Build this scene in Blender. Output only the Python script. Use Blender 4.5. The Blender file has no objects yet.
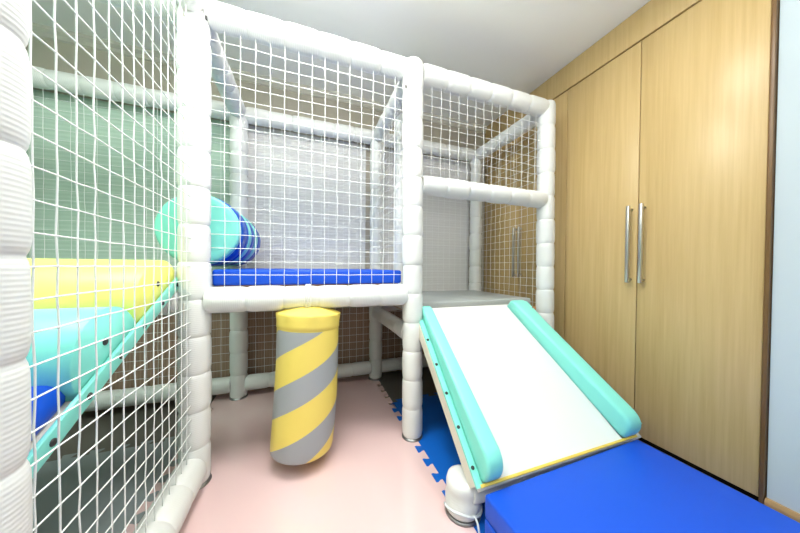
import bpy, bmesh, math, random
from mathutils import Vector, Matrix
random.seed(4)
PI = math.pi
sc = bpy.context.scene
COL = sc.collection

# ------------------------------------------------------------------ materials
def new_mat(name, color, rough=0.5, spec=0.5, coat=0.0, metal=0.0):
    m = bpy.data.materials.new(name); m.use_nodes = True
    b = m.node_tree.nodes['Principled BSDF']
    b.inputs['Base Color'].default_value = (*color, 1)
    b.inputs['Roughness'].default_value = rough
    b.inputs['Specular IOR Level'].default_value = spec
    b.inputs['Coat Weight'].default_value = coat
    b.inputs['Coat Roughness'].default_value = 0.12
    b.inputs['Metallic'].default_value = metal
    return m
def nd(m, t, **kw):
    n = m.node_tree.nodes.new(t)
    for k, v in kw.items(): setattr(n, k, v)
    return n
def lk(m, a, b): m.node_tree.links.new(a, b)
def bsdf(m): return m.node_tree.nodes['Principled BSDF']
def mix(m, fac, a, b):
    n = nd(m, 'ShaderNodeMix', data_type='RGBA')
    for i, v in ((0, fac), (6, a), (7, b)):
        if hasattr(v, 'links'): lk(m, v, n.inputs[i])
        else: n.inputs[i].default_value = v if i == 0 else (*v, 1)
    return n.outputs[2]
def noise(m, scale=(1, 1, 1), s=5, det=3, coord='Object', rough=.5):
    tc = nd(m, 'ShaderNodeTexCoord'); mp = nd(m, 'ShaderNodeMapping')
    mp.inputs['Scale'].default_value = scale
    lk(m, tc.outputs[coord], mp.inputs['Vector'])
    n = nd(m, 'ShaderNodeTexNoise'); n.inputs['Scale'].default_value = s
    n.inputs['Detail'].default_value = det; n.inputs['Roughness'].default_value = rough
    lk(m, mp.outputs[0], n.inputs['Vector']); return n.outputs['Fac']
def ramp(m, fac, stops):
    r = nd(m, 'ShaderNodeValToRGB'); el = r.color_ramp.elements
    while len(el) < len(stops): el.new(.5)
    for e, (p, c) in zip(el, stops):
        e.position = p; e.color = (*c, 1) if len(c) == 3 else c
    lk(m, fac, r.inputs[0]); return r.outputs[0]
def bump(m, h, strength=.2, dist=.002):
    b = nd(m, 'ShaderNodeBump'); b.inputs['Strength'].default_value = strength
    b.inputs['Distance'].default_value = dist
    lk(m, h, b.inputs['Height']); lk(m, b.outputs[0], bsdf(m).inputs['Normal'])
def math_n(m, op, a, b=None):
    n = nd(m, 'ShaderNodeMath', operation=op)
    for i, v in ((0, a), (1, b)):
        if v is None: continue
        if hasattr(v, 'links'): lk(m, v, n.inputs[i])
        else: n.inputs[i].default_value = v
    return n.outputs[0]

M = {}
# white foam tube: fine ribs along the tube (UV.v is metres along it)
m = M['foam'] = new_mat('white_foam', (.77, .79, .77), .42, .4)
uv = nd(m, 'ShaderNodeUVMap'); sp = nd(m, 'ShaderNodeSeparateXYZ'); lk(m, uv.outputs[0], sp.inputs[0])
w = math_n(m, 'SINE', math_n(m, 'MULTIPLY', sp.outputs[1], 2*PI/.0078))
nz = noise(m, s=60)
bump(m, math_n(m, 'ADD', w, math_n(m, 'MULTIPLY', nz, 1.5)), .15, .001)
# vinyl leathers
def vinyl(name, c, rough=.38):
    m = M[name] = new_mat(name, c, rough, .45)
    bump(m, noise(m, s=9, det=4), .25, .006)
    return m
vinyl('royal_blue', (.001, .08, .64), .5)
vinyl('deep_blue', (.006, .09, .50))
vinyl('mint', (.24, .76, .66))
vinyl('mint_dark', (.10, .62, .50))
vinyl('pale_mint', (.36, .80, .78))
vinyl('lemon', (.84, .83, .20))
vinyl('bag_yellow', (.86, .66, .09))
vinyl('bag_gray', (.36, .38, .40))
vinyl('deck_gray', (.42, .46, .46))
vinyl('cream', (.74, .70, .60))
M['slide_white'] = new_mat('slide_white', (.76, .78, .75), .3, .5)
M['trim_yellow'] = new_mat('trim_yellow', (.80, .60, .10), .4)
M['snap'] = new_mat('snap_metal', (.03, .03, .03), .35, .6)
M['rope'] = new_mat('net_rope', (.86, .88, .87), .6, .3)
M['steel'] = new_mat('brushed_steel', (.62, .62, .60), .3, .5, 0, 1)
M['plywood'] = new_mat('plywood', (.52, .27, .11), .6, .3)
M['galv'] = new_mat('galvanised', (.35, .35, .35), .45, .5, 0, 1)
M['dark'] = new_mat('dark_gap', (.015, .011, .008), .8, .1)
M['webbing'] = new_mat('webbing', (.70, .74, .76), .7, .2)
# foam floor tiles
def tile(name, c, rough, spec=.5):
    m = M[name] = new_mat(name, c, rough, spec)
    bump(m, noise(m, s=300, det=1), .05, .0005); return m
tile('pink_tile', (.80, .585, .58), .08, .6); M['pink_tile'].node_tree.nodes['Principled BSDF'].inputs['Coat Weight'].default_value = .5
tile('blue_tile', (.006, .13, .58), .4, .3)
tile('gray_tile', (.25, .29, .30), .35, .35)
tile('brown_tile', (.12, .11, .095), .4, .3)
# maple veneer with vertical grain
m = M['maple'] = new_mat('maple', (.6, .4, .2), .33, .35)
g1 = noise(m, (34, 34, 1.1), 1.6, 5, rough=.6); g2 = noise(m, (160, 160, 3), 1.5, 3); g3 = noise(m, (5, 5, .35), 1.3, 2)
c = ramp(m, g1, [(.3, (.50, .34, .135)), (.7, (.64, .47, .22))])
c2 = mix(m, math_n(m, 'MULTIPLY', g2, .35), c, (.42, .26, .085))
c3 = mix(m, math_n(m, 'MULTIPLY', g3, .45), c2, (.70, .53, .27))
lk(m, c3, bsdf(m).inputs['Base Color']); bump(m, g2, .08, .0006)
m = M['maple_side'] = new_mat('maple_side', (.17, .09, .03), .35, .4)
m = M['baseboard_wood'] = new_mat('baseboard_wood', (.42, .26, .11), .35, .4)
# walls
def plaster(name, c, s=90, st=.15):
    m = M[name] = new_mat(name, c, .75, .25); bump(m, noise(m, s=s, det=4), st, .002); return m
plaster('wall_pale', (.54, .62, .66))
plaster('wall_beige', (.52, .48, .40))
plaster('wall_plain', (.70, .72, .68))
plaster('wall_mint', (.30, .66, .46))
plaster('ceiling_paint', (.88, .89, .86), 140, .06)
M['cornice'] = new_mat('cornice_paint', (.62, .60, .53), .6)
M['floor_lino'] = new_mat('floor_lino', (.30, .22, .15), .35)
# ribbed blind
m = M['blind'] = new_mat('ribbed_blind', (.46, .44, .41), .6, .3)
tc = nd(m, 'ShaderNodeTexCoord'); sp = nd(m, 'ShaderNodeSeparateXYZ'); lk(m, tc.outputs['Object'], sp.inputs[0])
w = math_n(m, 'SINE', math_n(m, 'MULTIPLY', sp.outputs[2], 2*PI/.025))
n1 = noise(m, (1, 1, 14), 6, 3)
cc = ramp(m, math_n(m, 'ADD', math_n(m, 'MULTIPLY', w, .25), n1), [(.0, (.70, .70, .69)), (1.0, (.76, .76, .75))])
lk(m, cc, bsdf(m).inputs['Base Color']); bump(m, w, .2, .002)
def ribbed(name, a, b_, axis, per):
    m = M[name] = new_mat(name, a, .6, .3)
    tc = nd(m, 'ShaderNodeTexCoord'); sp = nd(m, 'ShaderNodeSeparateXYZ'); lk(m, tc.outputs['Object'], sp.inputs[0])
    w = math_n(m, 'SINE', math_n(m, 'MULTIPLY', sp.outputs[axis], 2*PI/per))
    n1 = noise(m, (14, 1, 1) if axis == 0 else (1, 1, 14), 6, 3)
    cc = ramp(m, math_n(m, 'ADD', math_n(m, 'MULTIPLY', w, .25), n1), [(0, a), (1, b_)])
    lk(m, cc, bsdf(m).inputs['Base Color']); bump(m, w, .2, .002)
ribbed('blind_green', (.46, .62, .52), (.54, .68, .59), 2, .025)
ribbed('brown_panel', (.30, .20, .14), (.42, .30, .22), 0, .018)
# lamp
m = M['lamp'] = new_mat('lamp_diffuser', (.9, .9, .9)); b = bsdf(m)
b.inputs['Emission Color'].default_value = (1, .98, .94, 1); b.inputs['Emission Strength'].default_value = 5
# twisted rope look for nets
m = M['rope']; bump(m, noise(m, s=700, det=1), .4, .0008)
# stripes of the bag : helix in object space, sewn seam at the back
m = M['bag'] = new_mat('striped_vinyl', (.8, .6, .1), .38, .45)
tc = nd(m, 'ShaderNodeTexCoord'); sp = nd(m, 'ShaderNodeSeparateXYZ'); lk(m, tc.outputs['Object'], sp.inputs[0])
ang = math_n(m, 'ARCTAN2', sp.outputs[0], math_n(m, 'MULTIPLY', sp.outputs[1], -1.0))
ph = math_n(m, 'SUBTRACT', sp.outputs[2], math_n(m, 'MULTIPLY', ang, .082))
fr = math_n(m, 'FRACT', math_n(m, 'ADD', math_n(m, 'DIVIDE', ph, .272), 10.0+.013))
st = math_n(m, 'LESS_THAN', fr, .47)
below = math_n(m, 'LESS_THAN', sp.outputs[2], .575)
st = math_n(m, 'MULTIPLY', st, below)
lk(m, mix(m, st, (.88, .70, .15), (.36, .38, .40)), bsdf(m).inputs['Base Color'])
bump(m, noise(m, (1, 1, .6), 8, 3), .3, .006)

# ------------------------------------------------------------------ helpers
class MB:
    def __init__(s): s.bm = bmesh.new(); s.uv = s.bm.loops.layers.uv.new('UVMap')
    def box(s, lo, hi, bev=0, seg=2, mi=0, mat=None):
        r = bmesh.ops.create_cube(s.bm, size=1); vs = r['verts']
        for v in vs:
            v.co = Vector([(lo[i]+hi[i])/2+v.co[i]*(hi[i]-lo[i]) for i in range(3)])
        fs = list({f for v in vs for f in v.link_faces})
        if bev:
            es = list({e for v in vs for e in v.link_edges})
            r = bmesh.ops.bevel(s.bm, geom=es, offset=bev, segments=seg, profile=.5, affect='EDGES')
            vs = list({v for f in r['faces'] for v in f.verts} | {v for v in vs if v.is_valid})
            fs = list({f for v in vs for f in v.link_faces})
            for f in fs: f.smooth = True
        for f in fs: f.material_index = mi
        if mat is not None:
            for v in vs: v.co = mat @ v.co
        return s
    def prism(s, pts, h0, h1, bev=0, seg=3, axis='z', mat=None):
        """polygon pts (2D) extruded between h0 and h1 along an axis"""
        def P(a, b, h): return {'z': (a, b, h), 'x': (h, a, b), 'y': (a, h, b)}[axis]
        lo = [s.bm.verts.new(P(a, b, h0)) for a, b in pts]; hi = [s.bm.verts.new(P(a, b, h1)) for a, b in pts]
        n = len(pts); fs = [s.bm.faces.new(lo[::-1]), s.bm.faces.new(hi)]
        for i in range(n): fs.append(s.bm.faces.new((lo[i], lo[(i+1) % n], hi[(i+1) % n], hi[i])))
        vs = lo+hi
        if bev:
            es = list({e for f in fs[:2] for e in f.edges})
            r = bmesh.ops.bevel(s.bm, geom=es, offset=bev, segments=seg, profile=.5, affect='EDGES', clamp_overlap=True)
            vs = list({v for f in r['faces'] for v in f.verts} | {v for v in vs if v.is_valid})
        allf = {f for v in vs for f in v.link_faces}
        if bev:
            for f in allf: f.smooth = True
        if mat is not None:
            for v in vs: v.co = mat @ v.co
        bmesh.ops.recalc_face_normals(s.bm, faces=list(allf))
        return s
    def lathe(s, P0, P1, prof, n=24, caps=True, mi=None):
        """prof = [(t metres along, radius[, mat])]"""
        P0, P1 = Vector(P0), Vector(P1); ax = (P1-P0).normalized()
        a = ax.orthogonal().normalized()
        if abs(ax.z) < .9: a = Vector((0, 0, 1)).cross(ax).normalized()
        else: a = Vector((0, 1, 0))
        b = ax.cross(a); rings = []
        for q in prof:
            t, r = q[0], q[1]
            rings.append([s.bm.verts.new(P0+ax*t+a*(r*math.cos(2*PI*k/n))+b*(r*math.sin(2*PI*k/n))) for k in range(n)])
        for i in range(len(prof)-1):
            for k in range(n):
                f = s.bm.faces.new((rings[i][k], rings[i][(k+1) % n], rings[i+1][(k+1) % n], rings[i+1][k]))
                f.smooth = True
                if len(prof[i]) > 2: f.material_index = prof[i][2]
                for l, (u, v) in zip(f.loops, ((k/n, prof[i][0]), ((k+1)/n, prof[i][0]), ((k+1)/n, prof[i+1][0]), (k/n, prof[i+1][0]))):
                    l[s.uv].uv = (u, v)
        if caps:
            s.bm.faces.new(rings[0][::-1]); f = s.bm.faces.new(rings[-1])
            if len(prof[-1]) > 2: f.material_index = prof[-1][2]
        return s
    def cord(s, pts, r, n=5):
        pts = [Vector(p) for p in pts]; rings = []
        for i, p in enumerate(pts):
            d = (pts[min(i+1, len(pts)-1)]-pts[max(i-1, 0)]).normalized()
            a = d.orthogonal().normalized() if i == 0 else (a-d*a.dot(d)).normalized()
            b = d.cross(a)
            rings.append([s.bm.verts.new(p+a*(r*math.cos(2*PI*k/n))+b*(r*math.sin(2*PI*k/n))) for k in range(n)])
        for i in range(len(pts)-1):
            for k in range(n):
                f = s.bm.faces.new((rings[i][k], rings[i][(k+1) % n], rings[i+1][(k+1) % n], rings[i+1][k])); f.smooth = True
        s.bm.faces.new(rings[0][::-1]); s.bm.faces.new(rings[-1])
        return s
    def build(s, name, mats, parent=None, origin=None):
        me = bpy.data.meshes.new(name)
        if origin is not None: bmesh.ops.translate(s.bm, verts=s.bm.verts, vec=-Vector(origin))
        s.bm.to_mesh(me); s.bm.free()
        if not isinstance(mats, (list, tuple)): mats = [mats]
        for mm in mats: me.materials.append(mm)
        o = bpy.data.objects.new(name, me); COL.objects.link(o)
        if origin is not None: o.location = origin
        if parent is not None:
            o.parent = parent
            o.matrix_parent_inverse = Matrix.Translation(parent.location).inverted()
        return o
def empty(name, loc, label, cat, group=None):
    o = bpy.data.objects.new(name, None); COL.objects.link(o); o.location = loc; o.empty_display_size = .1
    o['label'] = label; o['category'] = cat
    if group: o['group'] = group
    return o
def tag(o, label, cat, group=None):
    o['label'] = label; o['category'] = cat
    if group: o['group'] = group
    return o
def struct(o): o['kind'] = 'structure'; return o

# ------------------------------------------------------------------ room
FZ = -.014; FL = FZ-.012
WX = 2.15; BY = .885; CZ = 2.335
struct(MB().box((-2.3, -6.1, -.06), (3.0, 1.3, FL)).build('floor', M['floor_lino']))
struct(MB().box((-2.3, -6.1, CZ), (3.0, 1.3, CZ+.08)).build('ceiling', M['ceiling_paint']))
struct(MB().box((-2.3, BY, FL), (3.0, BY+.1, CZ)).build('wall_back', M['wall_beige']))
struct(MB().box((-2.3, -6.1, FL), (-2.2, BY, CZ)).build('wall_left', M['wall_mint']))
struct(MB().box((-2.2, -6.1, FL), (3.0, -6.0, CZ)).build('wall_front', M['wall_plain']))
struct(MB().box((WX+.004, -6.0, FL), (WX+.8, -.875, CZ)).build('wall_right', M['wall_pale']))
# baseboard along the right wall
bb = MB(); bb.prism([(WX+.004, FL), (WX-.012, FL), (WX-.012, .012), (WX-.006, .026), (WX+.004, .026)], -6.0, -.874, axis='y')
struct(bb.build('baseboard_right', M['baseboard_wood']))
# cornice where back wall meets the ceiling
co = MB(); co.prism([(BY, CZ), (BY-.03, CZ), (BY-.03, CZ-.018), (BY-.012, CZ-.032), (BY-.012, CZ-.055), (BY, CZ-.06)], -2.2, WX, axis='x')
struct(co.build('trim_1', M['cornice']))
ZB = .60
pn = MB(); pn.box((-2.2, BY-.010, FL), (WX, BY, ZB-.03)); struct(pn.build('trim_2', M['brown_panel']))
# ribbed roller blinds covering the lower part of the back wall
for i, (x0, x1, lab) in enumerate([(-2.1, -.035, 'pale ribbed blind on the back wall at the left, tinted green'),
                                   (.04, .925, 'pale ribbed blind on the back wall above the blue deck mat'),
                                   (1.07, 1.965, 'pale ribbed blind on the back wall above the grey slide deck')]):
    r = empty('wall_blind', ((x0+x1)/2, BY-.003, .02), lab, 'blind', 'ribbed blinds on the back wall')
    b = MB(); b.box((x0, BY-.012, ZB), (x1, BY-.002, 1.955)); b.build('blind_fabric', M['blind_green' if i == 0 else 'blind'], r, (0, BY-.006, 0))
    b = MB(); b.box((x0, BY-.016, ZB-.018), (x1, BY-.001, ZB), .003); b.build('bottom_rail', M['wall_pale'], r)

# ------------------------------------------------------------------ wardrobe
wd = empty('wardrobe', (WX+.3, .0, FL), 'tall maple wood built-in wardrobe with long steel bar handles', 'wardrobe')
MB().box((WX+.022, -.855, .0), (WX+.60, BY-.002, CZ-.02)).build('carcass', M['dark'], wd)
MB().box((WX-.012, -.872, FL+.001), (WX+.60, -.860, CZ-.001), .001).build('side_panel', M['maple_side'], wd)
DT = 2.155
MB().box((WX-.004, -.859, DT+.008), (WX+.022, BY-.002, CZ-.001), .001).build('top_panel', M['maple'], wd, (WX, 0, DT))
MB().box((WX+.035, -.855, FL+.001), (WX+.5, BY-.002, .0)).build('plinth', M['dark'], wd)
ys = [-.858, -.432, -.007, .418, BY-.004]
hand = {0: 1, 1: -1, 2: 1, 3: -1}
for i in range(4):
    d = MB().box((WX, ys[i]+.002, .012), (WX+.02, ys[i+1]-.002, DT), .0015).build('door', M['maple'], wd, (WX+i*.37, ys[i], .0))
    # handle near the meeting stile
    yh = ys[i+1]-.030 if i in (0, 2) else ys[i]+.030
    h = MB(); h.box((WX-.040, yh-.008, .845), (WX-.024, yh+.008, 1.268), .003)
    for zz in (.862, 1.250): h.lathe((WX-.028, yh, zz), (WX+.001, yh, zz), [(0, .006), (.029, .006)], 10)
    h.build('handle', M['steel'], d).matrix_parent_inverse = d.matrix_world.inverted() @ Matrix.Identity(4)
bpy.context.view_layer.update()
def fix_subparts(root):
    """re-seat children of parts so that world coordinates hold"""
    bpy.context.view_layer.update()
    for p in root.children:
        for c in p.children:
            c.matrix_parent_inverse = p.matrix_world.inverted()
fix_subparts(wd)

# ------------------------------------------------------------------ floor tiles (interlocking foam)
def teeth(P0, P1, pitch, depth, side=1, off=0.0):
    """points of a dovetailed edge from P0 to P1; side=+1 bulges to the left of travel"""
    P0, P1 = Vector(P0), Vector(P1); d = P1-P0; L = d.length; d.normalize(); nn = Vector((-d.y, d.x))*side
    n = max(1, round(L/pitch)); p = L/n; out = [P0]
    for i in range(n):
        a = P0+d*(i*p)
        shape = [(.32, 0), (.30, .35), (.22, .75), (.24, 1), (.76, 1), (.78, .75), (.70, .35), (.68, 0)]
        for t, h in shape: out.append(a+d*(t*p)+nn*(h*depth))
    out.append(P1)
    return [(q.x+nn.x*off, q.y+nn.y*off) for q in out]
TH = FL
e1 = teeth((1.015, .70), (1.015, -2.2), .098, .034, -1)      # pink | blue
e1b = [(x+.0012, y) for x, y in e1][::-1]
eL = teeth((-.155, -2.2), (-.155, .70), .098, .034, -1)      # pink | grey at the left
eLb = [(x-.0012, y) for x, y in eL][::-1]
o = MB().prism([(1.015, .872), (-.155, .872)]+[p for p in eL[::-1]]+[p for p in e1[::-1]], TH, FZ).build('foam_floor_mat', M['pink_tile'])
tag(o, 'glossy pink floor mat under the hanging striped bag', 'floor mat')
eb = teeth((1.02, .36), (WX-.03, .36), .098, .034, 1)
o = MB().prism(e1b[::-1][:0]+[(1.0162, -2.2)]+[p for p in [q for q in e1b if q[1] < .34]]+[(1.0162, .36)]+eb[1:]+[(WX-.03, -2.2)], TH, FZ).build('foam_floor_mat', M['blue_tile'])
tag(o, 'bright blue interlocking floor mat below the slide', 'floor mat')
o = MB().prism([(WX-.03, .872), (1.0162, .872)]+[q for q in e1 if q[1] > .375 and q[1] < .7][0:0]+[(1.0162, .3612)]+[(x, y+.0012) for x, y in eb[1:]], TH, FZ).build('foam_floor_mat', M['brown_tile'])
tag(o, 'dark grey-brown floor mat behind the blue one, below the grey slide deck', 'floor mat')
eg = teeth((-2.18, .372), (-.19, .372), .098, .034, 1)
o = MB().prism([(-2.18, -2.2), (-.1562, -2.2)]+[q for q in eLb[::-1] if q[1] < .34][1:]+[(-.1562, .372)]+eg[::-1][0:], TH, FZ).build('foam_floor_mat', M['gray_tile'])
tag(o, 'grey interlocking floor mat left of the low white rail', 'floor mat')
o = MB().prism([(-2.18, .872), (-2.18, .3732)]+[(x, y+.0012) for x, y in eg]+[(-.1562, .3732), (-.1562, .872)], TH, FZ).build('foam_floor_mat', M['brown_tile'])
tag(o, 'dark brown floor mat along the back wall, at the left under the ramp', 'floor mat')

# ------------------------------------------------------------------ play frame
frame = empty('play_frame', (.5, .4, 0), 'white foam-padded climbing frame with knotted white safety nets', 'play frame')
def foam_prof(L, r, seg=.152, ends=(0, 0)):
    n = max(1, round(L/seg)); p = L/n; out = []
    for i in range(n):
        k = 1+random.uniform(-.03, .03)
        for t in (0, .02, .06, .14, .3, .5, .7, .86, .94, .98):
            e = abs(2*t-1)**7
            out.append((i*p+t*p, r*k*(1-.10*e)))
    out.append((L, r*.90)); return out
def tube(name, P0, P1, r=.055, seg=.152, parent=frame):
    P0, P1 = Vector(P0), Vector(P1)
    return MB().lathe(P0, P1, foam_prof((P1-P0).length, r, seg), 28).build(name, M['foam'], parent)
H = 1.987
def post(x, y, z0=FZ, z1=H+.035, r=.056, ring=True, name='post', lean=0.0):
    o = tube(name, (x, y, z0+(.012 if ring else 0)), (x+lean, y, z1), r, .155)
    if ring:
        b = MB(); b.lathe((x, y, z0), (x, y, z0+.014), [(0, r*1.02), (.004, r*1.02), (.006, r*.93), (.014, r*.9)], 28)
        c = b.build('base_ring', M['galv'], o); c.matrix_parent_inverse = Matrix.Translation(frame.location).inverted() @ Matrix.Identity(4)
    return o
X1, X2, D = 1.0, 1.98, .79
LX = -1.15
AY = -.808
HB = .774
PR = .052
postA = post(0, AY, r=.058); postB = post(0, 0, r=.058); post(X1+.003, -.012, lean=-.016); post(X2+.004, 0, lean=-.022)
post(0, D); post(X1, D); post(X2, D)
post(LX, AY); post(LX, 0); post(LX, D)
post(X1+.05, .36, .713, H-.03, .035, False, 'partition_post')
e = .045
def barx(x0, x1, y, z, r=.054, nm='rail'): return tube(nm, (x0+e, y, z), (x1-e, y, z), r)
def bary(y0, y1, x, z, r=.054, nm='rail'): return tube(nm, (x, y0+e, z), (x, y1-e, z), r)
# top
for y in (0, D):
    for x0, x1 in ((LX, 0), (0, X1), (X1, X2)):
        barx(x0, x1, y, H, nm='top_rail')
barx(LX, 0, AY, H, nm='top_rail')
for x in (LX, 0, X1, X2): bary(0, D, x, H, nm='top_rail')
for x in (LX, 0): bary(AY, 0, x, H, nm='top_rail')
# deck level
barx(0, X1, 0, HB-.004, .057); barx(0, X1, D, HB); barx(LX, 0, 0, HB); barx(LX, 0, D, HB)
bary(0, D, 0, HB); bary(0, D, X1, .545, .05)
barx(X1, X2, D, .60); barx(X1, X2, .10, .58, .045)
bary(0, D, X2, .60, .045); bary(0, D, LX, HB)
barx(X1, X2, 0, 1.378, .054)
barx(LX, 0, AY, .44)
# floor level
bary(AY, 0, 0, .068, .06); bary(AY, 0, LX, .075); bary(0, D, LX, .075)
barx(LX, 0, D, .082); barx(0, X1, D, .082); barx(X1, X2, D, .082)

# little dark cable-tie ends where rails meet the left front post
for p in ((-.004, -.062, 1.985), (.058, -.052, 1.93), (.935, -.045, 1.868)):
    MB().box((p[0]-.004, p[1]-.004, p[2]-.008), (p[0]+.004, p[1]+.004, p[2]+.008), .001).build('cable_tie', M['snap'], frame)
# foam slits of the left front post, visible as thin tan seams
for k in range(4, 13):
    z = .012+k*.1557
    MB().box((-.019, -.0575, z+.03), (-.0165, -.054, z+.13)).build('foam_seam', M['cream'], postB)
fix_subparts(frame)

def net(P, U, V, lu, lv, cell=.058, r=.0021, name='safety_net', wob=.0016, n=5, mask=None, cellv=None):
    P, U, V = Vector(P), Vector(U), Vector(V)
    nu, nv = round(lu/cell), round(lv/(cellv or cell)); b = MB(); N = U.cross(V)
    K = {}
    for i in range(nu+1):
        for j in range(nv+1):
            q = P+U*(lu*i/nu)+V*(lv*j/nv)
            if 0 < i < nu and 0 < j < nv:
                q = q+U*random.uniform(-wob, wob)+V*random.uniform(-wob, wob)+N*random.uniform(-wob, wob)*1.3
            K[i, j] = q
    ok = mask or (lambda q: True)
    def run(seq):
        cur = []
        for q in seq:
            if ok(q): cur.append(q)
            else:
                if len(cur) > 1: b.cord(cur, r, n)
                cur = []
        if len(cur) > 1: b.cord(cur, r, n)
    for i in range(nu+1): run([K[i, j] for j in range(nv+1)])
    for j in range(nv+1): run([K[i, j] for i in range(nu+1)])
    for (i, j), q in K.items():      # knots
        if ok(q) and r > .0014: bmesh.ops.create_icosphere(b.bm, subdivisions=1, radius=r*1.65, matrix=Matrix.Translation(q))
    return b.build(name, M['rope'], frame)
g = .05
# front left bay, near side (the big net)
net((0.004, AY+g, .12), (0, 1, 0), (0, 0, 1), -AY-2*g+.005, H-.17, .0465, .0017, n=6, wob=.001, cellv=.057)
# front of the middle bay above the deck rail
net((g, -.004, HB+.045), (1, 0, 0), (0, 0, 1), X1-2*g, H-HB-.09, .0595, .0015)
# above the slide entrance
net((X1+g, -.002, 1.43), (1, 0, 0), (0, 0, 1), X2-X1-2*g, H-1.48, .058, .0013)
# sides and back
net((X2, g, .62), (0, 1, 0), (0, 0, 1), D-2*g, H-.67, .058, .0013)
net((X1, g, .72), (0, 1, 0), (0, 0, 1), D-2*g, H-.77, .058, .0013)
for x0, x1 in ((LX, 0), (0, X1), (X1, X2)):
    net((x0+g, D, .13), (1, 0, 0), (0, 0, 1), x1-x0-2*g, H-.18, .058, .0013)
# deck boards
MB().box((.06, .065, .795), (X1-.06, D-.06, .828)).build('deck_board', M['plywood'], frame)
MB().box((X1+.055, .03, .632), (X2-.03, D-.02, .652)).build('deck_board', M['plywood'], frame)
fix_subparts(frame)

# deck mats
o = MB().box((.051, .032, .829), (X1-.051, D-.06, .902), .012, 3).build('deck_mat', M['royal_blue'])
tag(o, 'thin royal blue pad on the raised deck behind the front net', 'mat')
o = MB().box((X1+.012, .062, .654), (X2-.06, D-.06, .712), .008, 3).build('deck_mat', M['deck_gray'])
tag(o, 'grey pad at the top of the slide', 'mat')

# ------------------------------------------------------------------ rolling barrel between left posts
br = empty('roller_barrel', (0, .4, 1.085), 'mint and blue banded padded roller hung between the left posts', 'roller')
MB().lathe((-.008, .04, 1.085), (-.008, D-.04, 1.085), [(0, .018), (D-.08, .018)], 14).build('axle', M['galv'], br)
y = .095; cols = ['mint', 'deep_blue', 'deep_blue', 'mint', 'deep_blue', 'mint', 'deep_blue']; ws = [.05, .10, .05, .07, .11, .09, .13]
for c, w_ in zip(cols, ws):
    r = .164 if y < .1 else .170
    if c == 'mint' and y > .1: r = .172
    MB().lathe((-.018, y, 1.085), (-.018, y+w_, 1.085), [(0, r-.03), (.0, r-.012), (.004, r-.004), (.012, r), (w_-.010, r), (w_-.003, r-.004), (w_, r-.012)], 48).build('roller_band', M[c], br)
    y += w_

# ------------------------------------------------------------------ ramp with padded rolls
tana = .515; ca = 1/math.sqrt(1+tana*tana); sa = tana*ca
rp = empty('soft_play_ramp', (-.6, -.4, .4), 'mint sloping climb ramp with padded rolls, left behind the big net', 'ramp')
# slope frame: s runs downhill (-y), h is perpendicular upward. top edge at (y=.03,z=.90)
def SM(x, y0, z0):
    return Matrix(((1, 0, 0, x), (0, -ca, sa, y0), (0, -sa, -ca*-1, z0), (0, 0, 0, 1)))
S = SM(0, .02, .888)
# after S: local (x, s, h) -> world ; h up-normal is (0, sa*? , ca)
S = Matrix(((1, 0, 0, 0), (0, -ca, -sa, .02), (0, -sa, ca, .876), (0, 0, 0, 1)))
RL = .86
XR = -.045
MB().box((LX+.06, 0, -.034), (XR-.02, RL, -.004), .006, 2, mat=S).build('ramp_board', M['cream'], rp)
sb = MB(); sb.box((XR-.011, -.03, -.024), (XR, RL, .018), .003, 2, mat=S); side = sb.build('side_board', M['mint'], rp)
for s_ in (.07, .20, .33, .46, .59, .70):
    p0 = S @ Vector((XR-.002, s_, -.004)); MB().lathe(p0, p0+Vector((.006, 0, 0)), [(0, .0085), (.004, .008), (.006, .004)], 12).build('snap_fastener', M['snap'], side)
def roll(s0, s1, hh, mat_, x1=XR-.013):
    n = 26; L = s1-s0; pts = []
    for k in range(n+1):
        a = PI*k/n; c_, s_ = math.cos(a), math.sin(a)
        pts.append(((s0+s1)/2-L/2*math.copysign(abs(c_)**.95, c_), hh*abs(s_)**.9-.002))
    o = MB().prism(pts, LX+.07, x1, .012, 3, axis='x', mat=S).build('padded_roll', M[mat_], rp)
    return o
r1 = roll(.03, .335, .142, 'lemon'); r1['label'] = 'yellow padded roll'
r2 = roll(.34, .60, .145, 'mint'); r2['label'] = 'mint padded roll'
r3 = roll(.60, .85, .13, 'royal_blue', XR-.03); r3['label'] = 'blue padded roll'
for s_, q in ((.17, r1), (.47, r2)):
    p0 = S @ Vector((XR-.0145, s_, .06)); MB().lathe(p0, p0+Vector((.006, 0, 0)), [(0, .010), (.004, .009), (.006, .005)], 14).build('snap_fastener', M['snap'], q)
fix_subparts(rp)

# ------------------------------------------------------------------ hanging bag
bx, by = .443, .0
bag = empty('punch_bag', (bx, by, .0), 'yellow and grey diagonally striped padded bag hanging under the deck', 'bag')
prof = []
Rb = .143
for t, r in ((.0, .0), (.0, .125), (.002, .136), (.006, .140), (.02, .1425), (.1, .144), (.25, .1445), (.4, .143), (.55, .1425), (.575, .1425), (.579, .1415), (.582, .145), (.60, .145), (.62, .1455), (.642, .147), (.648, .146), (.650, .142), (.659, .118), (.668, .090), (.676, .062), (.684, .040), (.700, .030)):
    prof.append((t, max(r, .001)))
b = MB().lathe((0, 0, 0), (0, 0, 1), prof, 64)
for v in b.bm.verts:      # gathered pleats of the lid
    if v.co.z > .60:
        a = math.atan2(v.co.y, v.co.x); k = (v.co.z-.60)/.06
        rr = 1+.035*min(k, 1)*math.cos(a*9+.7)
        v.co.x *= rr; v.co.y *= rr
    # slight slump
    v.co.x += .006*math.sin(v.co.z*6)
body = b.build('bag_body', M['bag'], bag)
body.matrix_parent_inverse = Matrix.Identity(4)
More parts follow.
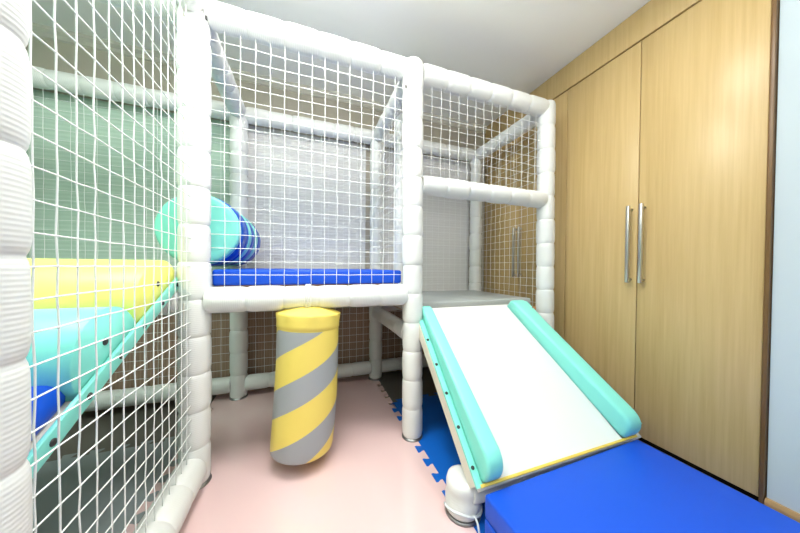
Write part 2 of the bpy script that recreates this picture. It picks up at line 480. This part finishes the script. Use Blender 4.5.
body.location = (-.012, 0, .050); body.rotation_euler = (math.radians(-1.2), math.radians(3.0), 0)
sm = MB()
sm.box((-.0015, .142, .03), (.0015, .148, .58)); s2 = sm.build('seam', M['bag_gray'], body); s2.matrix_parent_inverse = Matrix.Identity(4)
st = MB().lathe((bx+.012, by, .715), (bx+.012, by, .745), [(0, .03), (.03, .03)], 16); st.build('hanging_strap', M['bag_yellow'], bag)
stl = MB()
ring = [(bx+.012, by+.0595*math.cos(2*PI*k/28), .770+.0595*math.sin(2*PI*k/28)) for k in range(29)]
for x_ in (-.008, .0, .008): stl.cord([(p[0]+x_, p[1], p[2]) for p in ring], .005, 6)
stl.build('hanging_loop', M['foam'], bag)

# ------------------------------------------------------------------ slide
sl = empty('slide', (1.43, -.3, 0), 'white slide with padded mint side walls leading down to the blue mat', 'slide')
SLP = .883; th = math.atan(SLP); cs, ss = math.cos(th), math.sin(th)
T = Matrix(((1, 0, 0, 0), (0, -cs, -ss, .0), (0, -ss, cs, .682), (0, 0, 0, 1)))   # (x, s, h)
SL = .592/cs
b = MB()
pts = [(1.092, -.006), (1.092, SL), (1.775, SL), (1.665, -.006)]
b.prism([(p[0], p[1]) for p in pts][::-1], -.012, .0, mat=T); b.build('slide_surface', M['slide_white'], sl)
b = MB(); b.prism([(1.018, .0), (1.006, SL-.005), (1.905, SL-.005), (1.806, .0)][::-1], -.062, -.0115, mat=T); b.build('slide_board', M['cream'], sl)
b = MB(); b.prism([(1.020, SL-.004), (1.020, SL+.006), (1.87, SL+.006), (1.87, SL-.004)][::-1], -.010, .003, .002, 2, mat=T); b.build('lip_trim', M['trim_yellow'], sl)
def side_wall(xa0, xa1, w0, w1, h0=.06, h1=.092):
    n = 10; hh = .09; L0, L1 = .0, SL-.004
    prof = [(L0, .001), (L0, hh-.03)]
    for k in range(1, 5): prof.append((L0+.03-.03*math.cos(k*PI/8), hh-.03+.03*math.sin(k*PI/8)))
    R = .075
    for k in range(n+1): a = PI/2*k/n; prof.append((L1-R+R*math.sin(a), hh-R+R*math.cos(a)))
    prof.append((L1, .001))
    b = MB(); b.prism(prof, 0, 1, 0, axis='x')
    es = [e for e in b.bm.edges if abs(e.verts[0].co.x-e.verts[1].co.x) < 1e-6 and max(e.verts[0].co.z, e.verts[1].co.z) > .01]
    for v in b.bm.verts: v.co.x *= .085
    bmesh.ops.bevel(b.bm, geom=es, offset=.016, segments=4, profile=.5, affect='EDGES')
    for v in b.bm.verts:
        t = (v.co.y-L0)/(L1-L0); fx = v.co.x/.085
        x0 = xa0+(xa1-xa0)*t; w = w0+(w1-w0)*t; hs = (h0+(h1-h0)*min(1, t*2))/.09
        v.co = T @ Vector((x0+fx*w, v.co.y, v.co.z*hs))
    for f in b.bm.faces: f.smooth = True
    return b.build('side_wall', M['mint'], sl)
side_wall(1.044, 1.028, .058, .072, .04)
side_wall(1.648, 1.778, .108, .092)
# flat flaps outside the walls, fastened with snaps
for xt, xb, w_, hz in ((1.022, 1.004, .026, 0), (1.750, 1.868, .046, .034)):
    b = MB(); b.prism([(xt, .0), (xb, SL+.004-hz), (xb+w_, SL+.004-hz), (xt+w_, .0)], -.011, -.001+hz, mat=T)
    fl = b.build('side_flap', M['mint'], sl)
    for k in range(6):
        t = .06+k*.135; x = xt+(xb-xt)*t/SL+.010 if xt < 1.2 else xt+(xb-xt)*t/SL+.034
        p0 = T @ Vector((x, t, hz-.001)); p1 = T @ Vector((x, t, hz+.004))
        MB().lathe(p0, p1, [(0, .007), (.003, .0065), (.005, .004)], 12).build('snap_fastener', M['snap'], fl)
fix_subparts(sl)
# foot tubes of the slide
def sfoot(x, y, zt=.140):
    o = MB().lathe((x, y, FZ+.006), (x, y, zt+FZ), [(0, .056), (.01, .064), (.03, .067), (.06, .067), (.075, .060), (.09, .064), (zt-.03, .064), (zt-.014, .060), (zt-.006, .045)], 26).build('support_post', M['foam'], sl)
    MB().lathe((x, y, FZ), (x, y, FZ+.008), [(0, .069), (.008, .064)], 26).build('base_ring', M['galv'], sl)
sfoot(1.016, -.49); sfoot(1.90, -.49)
MB().lathe((1.02, -.52, .085), (1.87, -.52, .085), foam_prof(.85, .045), 24).build('cross_rail', M['foam'], sl)
b = MB(); b.prism([(1.02, SL-.05), (1.02, SL+.012), (1.915, SL+.012), (1.915, SL-.05)][::-1], -.045, -.011, .010, 3, mat=T); b.build('foam_edge', M['foam'], sl)
# strap at the near foot
b = MB(); rr = .069
b.cord([(1.016+rr*math.cos(a), -.49+rr*math.sin(a), .020+.01*math.sin(a*2)) for a in [(-200+k*10)*PI/180 for k in range(24)]], .005, 6)
b.cord([(1.022, -.557, .022), (1.02, -.578, .012), (1.012, -.60, FZ+.005)], .004, 6)
b.build('strap', M['webbing'], sl)

# ------------------------------------------------------------------ landing mat: two folded pads
lm = empty('landing_mat', (1.4, -1.1, 0), 'thick royal blue folded landing mat at the foot of the slide', 'mat')
R = Matrix.Translation((1.018, -.612, 0)) @ Matrix.Rotation(math.radians(1.0), 4, 'Z')
MB().box((0, -1.2, FZ+.001), (.845, 0, .068), .010, 3, mat=R).build('mat_panel', M['royal_blue'], lm)
MB().box((0, -1.2, .070), (.845, 0, .150), .010, 3, mat=R).build('mat_panel', M['royal_blue'], lm)

# ------------------------------------------------------------------ ceiling lamps, two of them added as fill
def lamp(x, y, sx, sy, power, lab, colr=(1, .97, .92)):
    r = empty('ceiling_lamp', (x, y, CZ), lab, 'lamp')
    MB().box((x-sx/2-.02, y-sy/2-.02, CZ-.03), (x+sx/2+.02, y+sy/2+.02, CZ-.0005), .004).build('lamp_frame', M['steel'], r)
    MB().box((x-sx/2, y-sy/2, CZ-.036), (x+sx/2, y+sy/2, CZ-.031)).build('diffuser', M['lamp'], r)
    L = bpy.data.lights.new('lamp_light', 'AREA'); L.shape = 'RECTANGLE'; L.size = sx; L.size_y = sy; L.energy = power; L.color = colr
    o = bpy.data.objects.new('lamp_light', L); COL.objects.link(o); o.location = (x, y, CZ-.045)
    o.visible_camera = True
    return r
lamp(1.35, -.75, .3, .3, 5, 'square ceiling panel lamp above the slide')
lamp(.45, -.42, .4, .4, 17, 'added square fill panel on the ceiling above the hanging bag')  # added lamp, brings more light to the back wall
lamp(-.75, -.5, .4, .4, 12, 'added square fill panel on the ceiling above the ramp', (.85, 1, .88))  # added lamp, faintly green fill for the left bay
# added fill light aimed up, brightens the room by bounce off the ceiling
L = bpy.data.lights.new('bounce_fill', 'AREA'); L.shape = 'RECTANGLE'; L.size = 1.0; L.size_y = 1.0; L.energy = 44; L.color = (1, 1, .98)
o = bpy.data.objects.new('bounce_fill', L); COL.objects.link(o); o.location = (.3, -1.75, 1.65); o.rotation_euler = (math.radians(180), 0, 0)
# wide cool fill light added behind the camera
L = bpy.data.lights.new('rear_fill_light', 'AREA'); L.shape = 'RECTANGLE'; L.size = 4.4; L.size_y = 2.1; L.energy = 16; L.color = (.93, .98, 1)
o = bpy.data.objects.new('rear_fill_light', L); COL.objects.link(o); o.location = (.2, -5.96, 1.2); o.rotation_euler = (math.radians(90), 0, 0)
# made-up window frame, added around the fill light on the unseen wall
wf = MB()
for lo, hi in (((-2.06, -5.999, .10), (2.46, -5.93, .15)), ((-2.06, -5.999, 2.255), (2.46, -5.93, 2.305)), ((-2.06, -5.999, .15), (-2.01, -5.93, 2.255)), ((2.41, -5.999, .15), (2.46, -5.93, 2.255))):
    wf.box(lo, hi, .004)
struct(wf.build('added_window_1', M['wall_plain']))

w = bpy.data.worlds.new('world'); w.use_nodes = True; sc.world = w
w.node_tree.nodes['Background'].inputs[0].default_value = (.8, .85, .9, 1); w.node_tree.nodes['Background'].inputs[1].default_value = .3

# ------------------------------------------------------------------ camera
yaw, pit, rol = (math.radians(a) for a in (-19.795, -.752, .489))
fw = Vector((-math.sin(yaw)*math.cos(pit), math.cos(yaw)*math.cos(pit), math.sin(pit)))
r0 = Vector((math.cos(yaw), math.sin(yaw), 0)); u0 = r0.cross(fw)
rt = r0*math.cos(rol)+u0*math.sin(rol); up = u0*math.cos(rol)-r0*math.sin(rol)
cd = bpy.data.cameras.new('camera'); cam = bpy.data.objects.new('camera', cd); COL.objects.link(cam)
cd.sensor_width = 36; cd.lens = 262.83*36/800; cd.shift_y = (270.67-266.5)/800; cd.clip_start = .02
Mx = Matrix((rt, up, -fw)).transposed().to_4x4(); Mx.translation = (.4428, -1.3460, .9188); cam.matrix_world = Mx
sc.camera = cam
sc.view_settings.view_transform = 'Standard'; sc.view_settings.look = 'None'; sc.view_settings.gamma = 1
sc.view_settings.use_curve_mapping = False; sc.view_settings.exposure = .4
